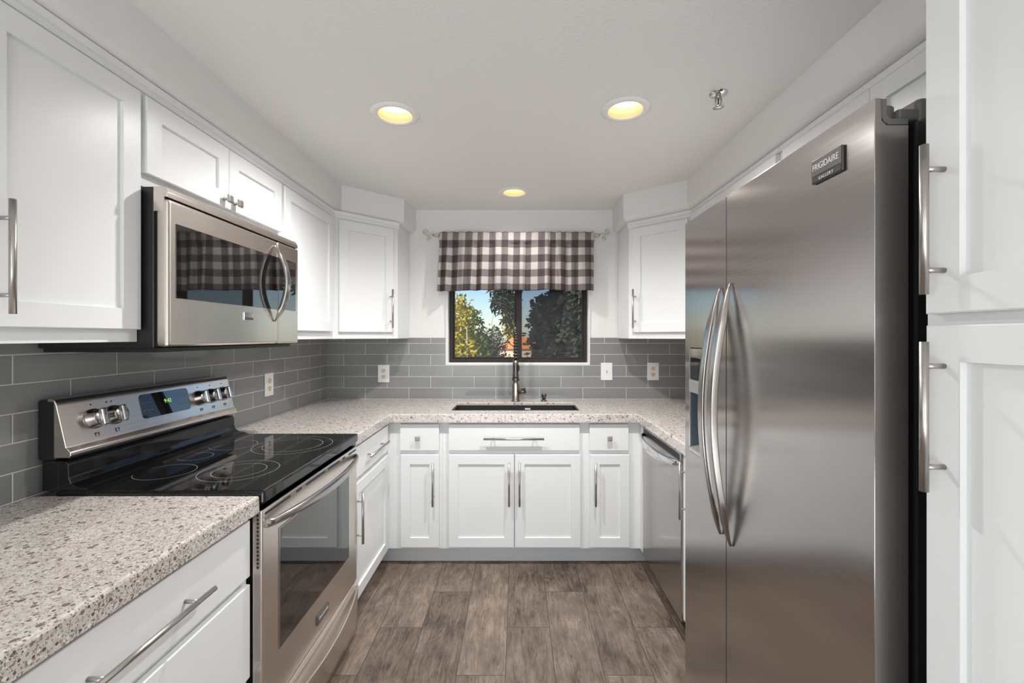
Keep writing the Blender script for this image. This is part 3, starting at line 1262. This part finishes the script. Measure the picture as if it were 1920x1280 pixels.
# rounded clock window
pts = []
x0, x1, z0, z1, rr = .274, .500, 1.082, 1.166, .014
for (cx_, cz_, a0) in ((x1 - rr, z1 - rr, 0), (x0 + rr, z1 - rr, 90), (x0 + rr, z0 + rr, 180), (x1 - rr, z0 + rr, 270)):
    for k in range(6):
        a = R(a0 + 18 * k)
        pts.append((cx_ + rr * math.cos(a), cz_ + rr * math.sin(a)))
mb = MB()
bm = mb.bm
A = [bm.verts.new((p[0], cy(p[1]) + .004, p[1])) for p in pts]
B = [bm.verts.new((p[0], cy(p[1]) - .0025, p[1])) for p in pts]
n = len(pts)
for k in range(n):
    bm.faces.new((A[k], A[(k + 1) % n], B[(k + 1) % n], B[k]))
bm.faces.new(B)
dp = mb.build('clock_display', 'oven_glass', rg)
text_mesh('clock_digits', '9:42', .020, 'display_green', dp, (.392, cy(1.130) - .0032, 1.130), (PI / 2 - tilt, 0, 0), .0002)
for k in range(4):
    for j in range(2):
        for side in (.298, .462):
            xx = side + (k - 1.5) * .011
            zz = 1.110 + j * .026
            MB().box(xx - .003, xx + .003, cy(zz) - .0031, cy(zz) - .0024, zz - .0015, zz + .0015).build('touch_mark', 'badge_grey', dp)
for kx in (.099, .169, .556, .628, .702):
    mb = MB()
    prof_k = [(.031, .002), (.031, -.006), (.028, -.008), (.0265, -.026), (.0245, -.029), (0, -.029)]
    mb.lathe(prof_k, (0, 0, 0), 'Y', 28)
    mb.box(-.008, .008, -.041, -.020, -.0265, .0265, .004)
    k_ = mb.build('knob', 'handle_steel', rg)
    k_.location = (kx, cy(1.116), 1.116)
    k_.rotation_euler = (-tilt, 0, 0)
    MB().box(-.001, .001, -.0416, -.0405, .004, .024).build('knob_mark', 'badge_dark', k_)
for kx in (.095, .165, .148, .556, .628, .702):
    zz = 1.160
    MB().lathe([(.0025, -.0008), (.0025, .001)], (kx + .004, cy(zz), zz), 'Y', 10).build('indicator_dot', 'slot_dark', con)
for i, kx in enumerate((.099, .169, .556, .628, .702)):
    zz = 1.068
    yy = cy(zz)
    mb = MB()
    for (a, b, c_, d) in ((-.006, .006, -.006, -.0052), (-.006, .006, .0052, .006), (-.006, -.0052, -.006, .006), (.0052, .006, -.006, .006), (-.0055, -.002, .002 - (i % 2) * .007, .0055 - (i % 2) * .007)):
        mb.box(kx + a, kx + b, yy - .0018, yy + .001, zz + c_, zz + d)
    mb.build('burner_mark', 'badge_dark', con)

od = MB().box(.001, .760, 0, .031, .255, .868, .004, 3).build('oven_door', 'stainless_warm', rg)
for (a, b) in ((.015, .16), (.20, .235), (.27, .42), (.45, .56), (.59, .62), (.66, .745)):
    MB().box(a, b, -.0007, .004, .850, .8575).build('vent_slot', 'black_matte', od)
mb = MB()
for k in range(14):
    mb.box(.0003, .004, .010, .016, .700 + k * .0115, .7075 + k * .0115)
mb.build('side_vent', 'black_matte', od)
gl = MB().box(.094, .654, -.0022, .004, .409, .776, .0015).build('door_window', 'oven_glass', od)
o = MB().cells([.090, .094, .654, .658], [.405, .409, .776, .780], lambda i, j: not (i == 1 and j == 1), -.0024, .001, 'XZ').build('window_trim', 'handle_steel', od)
# bowed oven handle, lying along the width
mb = MB()
rows = []
nh = 36
for k in range(nh + 1):
    t = k / nh
    x = .012 + .738 * t
    s_ = math.sin(PI * t)
    y = -.004 - .050 * s_ ** .7
    zc = .823 - .004 * s_
    hh = .011 + .007 * s_
    th = .006 + .006 * min(1, 2 * s_)
    sec = []
    for a in range(14):
        an = 2 * PI * a / 14
        sec.append(mb.bm.verts.new((x, y + th * math.cos(an), zc + hh * math.sin(an))))
    rows.append(sec)
for a, b in zip(rows, rows[1:]):
    for k in range(14):
        f = mb.bm.faces.new((a[k], a[(k + 1) % 14], b[(k + 1) % 14], b[k]))
        f.smooth = True
mb.bm.faces.new(rows[0])
mb.bm.faces.new(rows[-1])
mb.build('handle', 'handle_steel', od)
bd = MB().box(.350, .446, -.005, .001, .305, .341, .0018).build('badge', 'badge_grey', rg)
text_mesh('lettering', 'FRIGIDAIRE', .0155, 'letter', bd, (.398, -.0052, .325), (PI / 2, 0, 0), .0003, 1.05, .95)

# storage drawer with a scooped upper part and an arched lip
mb = MB()
bm = mb.bm
NXD, rowsd = 40, []
prof_n = 16
for i in range(NXD + 1):
    x = .001 + .759 * i / NXD
    s_ = math.sin(PI * i / NXD)
    lz = .232 - .012 * s_
    ou = .006 + .044 * s_ ** .8
    line = [(.030, .2505), (.003, .2500), (.001, .247), (.010, .240), (.014, .228), (.012, lz - .010), (-ou + .010, lz - .010),
            (-ou + .003, lz - .002), (-ou, lz - .005), (-ou - .001, lz - .012)]
    for k in range(1, 9):
        q = k / 8
        line.append((-(ou + .001) * (1 - q) ** 1.6 - .001 * q, lz - .012 + (.022 - lz + .012) * q))
    line += [(.030, .022)]
    rowsd.append([bm.verts.new((x, p[0], p[1])) for p in line])
for a, b in zip(rowsd, rowsd[1:]):
    for k in range(len(a) - 1):
        f = bm.faces.new((a[k], a[k + 1], b[k + 1], b[k]))
        f.smooth = k > 8
bm.faces.new(rowsd[0])
bm.faces.new(rowsd[-1])
mb.build('storage_drawer', 'stainless_warm', rg)
mb = MB()
mb.box(.01, .751, .035, .60, .0, .05)
mb.build('plinth', 'black_matte', rg)

# ------------------------------------------------------------------ dishwasher
dw = thing('dishwasher', 'stainless dishwasher with bowed handle, right of the sink run', 'dishwasher', (.740, 2.582, 0), R(-90))
MB().box(.004, .596, .036, .560, .09, .862).build('tub', 'black_satin', dw)
ddr = MB().box(.001, .599, 0, .035, .088, .848, .004, 3).build('door', 'stainless', dw)
MB().box(.006, .594, .004, .030, .849, .862).build('control_strip', 'black_gloss', dw)
mb = MB()
rows = []
for k in range(31):
    t = k / 30
    x = .010 + .580 * t
    s_ = math.sin(PI * t)
    y = -.003 - .048 * s_ ** .6
    hh = .011 + .014 * s_ ** .7
    zc = .800 - .016 * s_
    rows.append([mb.bm.verts.new((x, y + .008 * math.cos(2 * PI * a / 14), zc + hh * math.sin(2 * PI * a / 14))) for a in range(14)])
for a, b in zip(rows, rows[1:]):
    for k in range(14):
        f = mb.bm.faces.new((a[k], a[(k + 1) % 14], b[(k + 1) % 14], b[k]))
        f.smooth = True
mb.bm.faces.new(rows[0])
mb.bm.faces.new(rows[-1])
mb.build('handle', 'chrome', ddr)
MB().box(.02, .58, -.0008, .004, .808, .838, .0004).build('pocket', 'black_satin', ddr)
MB().box(.001, .599, .050, .060, 0, .088).build('toe_panel', 'black_matte', dw)

# ------------------------------------------------------------------ refrigerator
fr = thing('refrigerator', 'large stainless side-by-side refrigerator with ice dispenser', 'refrigerator', (.652, 1.704, 0), R(-90))
FH = 1.806
mb = MB()
mb.box(.004, .897, .078, .690, .02, 1.765, .004)
mb.box(.02, .88, .062, .080, .07, 1.755)
mb.box(.3296, .3364, .0002, .080, .07, FH - .002)
mb.build('fridge_body', 'black_satin', fr)
# freezer door with the dispenser opening
fz = MB().cells([0, .042, .250, .3305], [.062, .943, 1.331, FH], lambda i, j: not (i == 1 and j == 1), 0, .062, 'XZ', .0008).build('freezer_door', 'stainless', fr)
# fridge door, stepped down behind its front skin at the hinge end
mb = MB()
mb.prism([(0, .062), (.062, .062), (.062, 1.757), (.022, 1.757), (.013, 1.766), (.013, FH), (0, FH)], 0, .3355, .9005, .0008)
fd = mb.build('fridge_door', 'stainless', fr)
mb = MB()
mb.prism([(.0135, FH - .001), (.0135, 1.772), (.018, 1.7635), (.026, 1.7585), (.0615, 1.7585), (.0615, 1.769), (.030, 1.769), (.0225, 1.776), (.0225, FH - .001)], 0, .336, .9000)
mb.build('edge_trim', 'grey_plastic', fd)
mb = MB()
mb.lathe([(.016, 1.770), (.016, 1.800), (.013, 1.803)], (.868, .042, 0), n=20)
mb.box(.845, .893, .050, .12, 1.770, 1.792, .005)
mb.box(.800, .896, .085, .20, 1.7655, 1.812, .010, 3)
mb.build('hinge_cover', 'grey_plastic', fr)
mb = MB()
mb.lathe([(.016, FH + .001), (.016, FH + .018), (.013, FH + .020)], (.040, .042, 0), n=20)
mb.box(.01, .10, .040, .20, FH + .001, FH + .010, .004)
mb.box(.01, .10, .085, .20, 1.7655, FH + .010, .004)
mb.build('hinge_cover', 'grey_plastic', fr)
mb = MB()
for k in range(8):
    mb.box(.02, .88, .070, .078, .005 + k * .007, .009 + k * .007)
mb.box(.02, .88, .078, .12, .0, .06)
mb.build('base_grille', 'black_matte', fr)
bow(fz, 'handle', .3020, .745, 1.526, .056, -.004, .034, .022, 'handle_steel', 40)
bow(fd, 'handle', .3680, .738, 1.532, .056, -.004, .034, .022, 'handle_steel', 40)
# dispenser
dx0, dx1 = .043, .249
mb = MB()
mb.box(dx0, dx1, .052, .060, .944, 1.330)
mb.box(dx0, dx0 + .004, .003, .052, .944, 1.330)
mb.box(dx1 - .004, dx1, .003, .052, .944, 1.330)
mb.box(dx0 + .004, dx1 - .004, .010, .052, 1.200, 1.330)
ds = mb.build('ice_dispenser', 'dispenser_dark', fr)
MB().box(dx0 + .003, dx1 - .003, .0005, .012, 1.292, 1.328, .002).build('control_display', 'chrome', ds)
MB().box(dx0 + .003, dx1 - .003, .002, .012, 1.214, 1.291, .001).build('control_panel', 'black_gloss', ds)
MB().prism([(-.004, 1.166), (-.004, 1.210), (.012, 1.213), (.012, 1.172)], 0, dx0 + .003, dx1 - .003, .001).build('lip', 'dispenser_silver', ds)
mb = MB()
mb.prism([(-.004, .946), (-.004, .958), (.050, .975), (.050, .946)], 0, dx0 + .004, dx1 - .004, .001)
mb.build('drip_tray', 'dispenser_silver', ds)
mb = MB()
for k in range(2):
    mb.box(dx0 + .055 + k * .06, dx0 + .085 + k * .06, .020, .026, 1.06, 1.16, .003)
mb.build('paddle', 'black_satin', ds)
# badge
BX0, BX1, BZ = .738, .829, .0485
bd = MB().box(BX0, BX1, -.007, .000, 1.6535 + BZ, 1.7055 + BZ, .003, 2).build('badge', 'badge_dark', fr)
MB().box(BX0 + .002, BX1 - .002, -.0079, -.006, 1.6690 + BZ, 1.7035 + BZ, .0006).build('badge_face', 'badge_grey', bd)
text_mesh('lettering', 'FRIGIDAIRE', .0190, 'letter', bd, ((BX0 + BX1) / 2 - .001, -.0081, 1.6865 + BZ), (PI / 2, 0, 0), .0003, 1.0, .80)
text_mesh('lettering', 'GALLERY', .0095, 'letter', bd, ((BX0 + BX1) / 2, -.0072, 1.6610 + BZ), (PI / 2, 0, 0), .0003, 1.25, .95)

# ------------------------------------------------------------------ outside
GZ = -2.4
struct(MB().box(-60, 60, 3.6, 120, GZ - .2, GZ).build('ground', 'ground_dirt'))


def tree(name, label, x, y, clumps, n, leaf, mtl, trunk_mtl='bark', trunk_r=.12, branches=(), group=None, long=1.0, seed=1, droop=0.0):
    """clumps: (dx, dy, z, rx, ry, rz); leaves are small bent quads scattered in the clumps' shells"""
    rnd = random.Random(seed)
    t = thing(name, label, 'tree', (x, y, GZ), 0, group)
    verts, faces = [], []
    vol = [c_[3] * c_[4] * c_[5] for c_ in clumps]
    tot = sum(vol)
    for c_, v_ in zip(clumps, vol):
        for _ in range(int(n * v_ / tot) + 1):
            while True:
                p = Vector((rnd.uniform(-1, 1), rnd.uniform(-1, 1), rnd.uniform(-1, 1)))
                if .12 < p.length < 1:
                    break
            # lumpy outline
            wob = 1 + .22 * math.sin(5 * p.x + 3 * p.z + seed) * math.cos(4 * p.y + 2 * p.z)
            c0 = Vector((c_[0] + p.x * c_[3] * wob, c_[1] + p.y * c_[4] * wob, c_[2] - GZ + p.z * c_[5] * wob))
            d = Vector((rnd.gauss(0, 1), rnd.gauss(0, 1), rnd.gauss(0, 1) - droop)).normalized()
            s_ = d.orthogonal().normalized()
            L = leaf * rnd.uniform(.6, 1.4) * long
            w_ = leaf * rnd.uniform(.25, .5) / max(1, long * .6)
            b = len(verts)
            verts += [c0, c0 + d * L * .5 + s_ * w_, c0 + d * L, c0 + d * L * .5 - s_ * w_]
            faces.append((b, b + 1, b + 2, b + 3))
    me = bpy.data.meshes.new('foliage')
    me.from_pydata([tuple(v) for v in verts], [], faces)
    me.materials.append(M[mtl])
    o = bpy.data.objects.new('foliage', me)
    COL.objects.link(o)
    o.parent = t
    mb = MB()
    top = max(c_[2] for c_ in clumps) - GZ
    mb.tube([(0, 0, 0), (.05, 0, top * .35), (-.04, 0, top * .7), (0, 0, top)], [trunk_r, trunk_r * .8, trunk_r * .55, trunk_r * .25], 10)
    for br in branches:
        mb.tube([(p_[0], p_[1], p_[2] - GZ) for p_ in br], [trunk_r * .4, trunk_r * .3, trunk_r * .16][:len(br)] + [trunk_r * .1] * max(0, len(br) - 3), 8)
    mb.build('trunk', trunk_mtl, t)
    return t


def at(u, v, y):
    return ((u - 968) * y / 828, y, 1.373 - (v - 630) * y / 828)


# sunlit yellow-green tree at the left of the view
y = 11.0
x, _, z = at(866, 630, y)
tree('tree', 'sunlit yellow-green tree at the left edge of the window view', x, y,
     [(-.15, 0, 1.9, .42, .6, .55), (-.1, 0, 1.1, .5, .7, .6), (.05, 0, .4, .5, .7, .6), (-.1, .1, -.6, .55, .7, .9), (.0, 0, 2.35, .12, .2, .14)], 2600, .10, 'leaf_yellow', 'bark_pale', .055,
     [[(.15, -.3, -1), (.18, -.35, .6), (.16, -.35, 1.7)]], seed=2, droop=.6, long=1.3)
y = 14.0
x, _, z = at(886, 630, y)
tree('tree', 'leafy green tree behind the sunlit one, left of the terracotta roof', x, y,
     [(-.1, 0, 1.7, .45, .7, .6), (.15, 0, .9, .5, .8, .7), (.1, 0, -.2, .6, .8, .9), (-.6, .2, .6, .4, .6, .9)], 3000, .12, 'leaf_green', 'bark', .07, seed=5, droop=.3)
# hazy grey-green shrubs in the middle
y = 18.0
x, _, z = at(925, 650, y)
tree('shrub', 'hazy grey-green shrub mass in front of the terracotta-roofed house', x, y,
     [(-.5, 0, .9, .6, .7, .6), (.0, 0, 1.1, .55, .7, .7), (-.3, 0, .3, .9, .8, .8), (-.2, 0, -.8, 1.0, .8, .9)], 3600, .13, 'leaf_grey', 'bark', .08, seed=9)
# feathery overhanging tree, top middle
y = 9.0
x, _, z = at(973, 560, y)
tree('tree', 'feathery dark-branched tree hanging above the terracotta roof', x, y,
     [(-.32, 0, 2.25, .26, .4, .22), (-.22, 0, 1.98, .2, .3, .2), (-.47, 0, 2.08, .12, .3, .15), (-.20, 0, 1.72, .12, .2, .2), (-.12, 0, 2.7, .5, .5, .3)], 1300, .08, 'leaf_dark', 'bark', .03,
     [[(-.02, 0, 1.1), (-.45, 0, 1.40), (-.56, 0, 1.62), (-.50, 0, 1.9), (-.38, 0, 2.3)]], seed=12, droop=1.2, long=2.2)
# tall dry-fronded palm
y = 36.0
x, _, z = at(957, 600, y)
tree('palm_tree', 'tan dry-fronded palm just left of the window bar', x, y,
     [(0, 0, 3.0, .5, .5, .6), (0, 0, 2.1, .36, .36, .7), (-.05, 0, 4.4, .7, .7, .6)], 1100, .3, 'leaf_yellow', 'bark_pale', .16, seed=21, droop=1.5, long=1.6)
# the big dark trees in the right pane
y = 9.6
x, _, z = at(1042, 600, y)
tree('tree', 'large dark dense tree filling the right window pane', x, y,
     [(-.12, 0, 2.02, .40, .5, .30), (-.32, 0, 1.72, .27, .5, .30), (.15, .2, 1.6, .42, .6, .45), (-.22, .2, 1.35, .34, .6, .34), (.30, 0, 2.25, .42, .6, .35), (.2, .3, 1.15, .45, .6, .35), (-.15, .3, .9, .38, .6, .3)], 3800, .13, 'leaf_dark', 'bark', .09, seed=31)
y = 7.0
x, _, z = at(1088, 600, y)
tree('tree', 'paler olive tree at the right edge of the window view', x, y,
     [(.0, 0, 2.05, .28, .4, .4), (-.05, 0, 1.5, .28, .4, .4), (.1, 0, 1.0, .3, .4, .4), (.2, 0, 2.4, .4, .5, .4)], 1800, .10, 'leaf_grey', 'bark', .05, seed=37)

# house
hs = thing('house', 'tan stucco house with terracotta hip roof far behind the window', 'house', (0, 26, GZ))
ex0 = (933 - 968) * 26 / 828
MB().box(ex0 + .10, 2.6, .15, 5, 0, .68 - GZ).build('wall', 'stucco', hs)
MB().box(ex0 - .55, ex0 + .10, .8, 5, 0, .1 - GZ).build('garden_wall', 'stucco_beige', hs)
mb = MB()
bm = mb.bm
zz = .70 - GZ
apx = 1.30 - GZ
q = [bm.verts.new(p) for p in ((ex0, 0, zz), (2.7, 0, zz), (2.7, 5.2, zz), (ex0, 5.2, zz), (ex0 + .85, 1.2, apx), (1.9, 1.2, apx), (ex0, 0, zz - .08), (2.7, 0, zz - .08), (2.7, 5.2, zz - .08), (ex0, 5.2, zz - .08))]
for f in ((0, 1, 5, 4), (1, 2, 5), (2, 3, 4, 5), (3, 0, 4), (6, 7, 1, 0), (7, 8, 2, 1), (8, 9, 3, 2), (9, 6, 0, 3), (9, 8, 7, 6)):
    bm.faces.new([q[k] for k in f])
mb.build('roof', 'roof_tile', hs)
MB().box(.38, .58, .25, .5, zz + .08, zz + .28).build('roof_vent', 'black_matte', hs)
o = MB().box(.38, 5.0, 11.2, 11.4, GZ, 1.17).build('garden_wall', 'block_wall')
tag(o, 'dark grey block wall below the big tree in the right pane', 'wall')
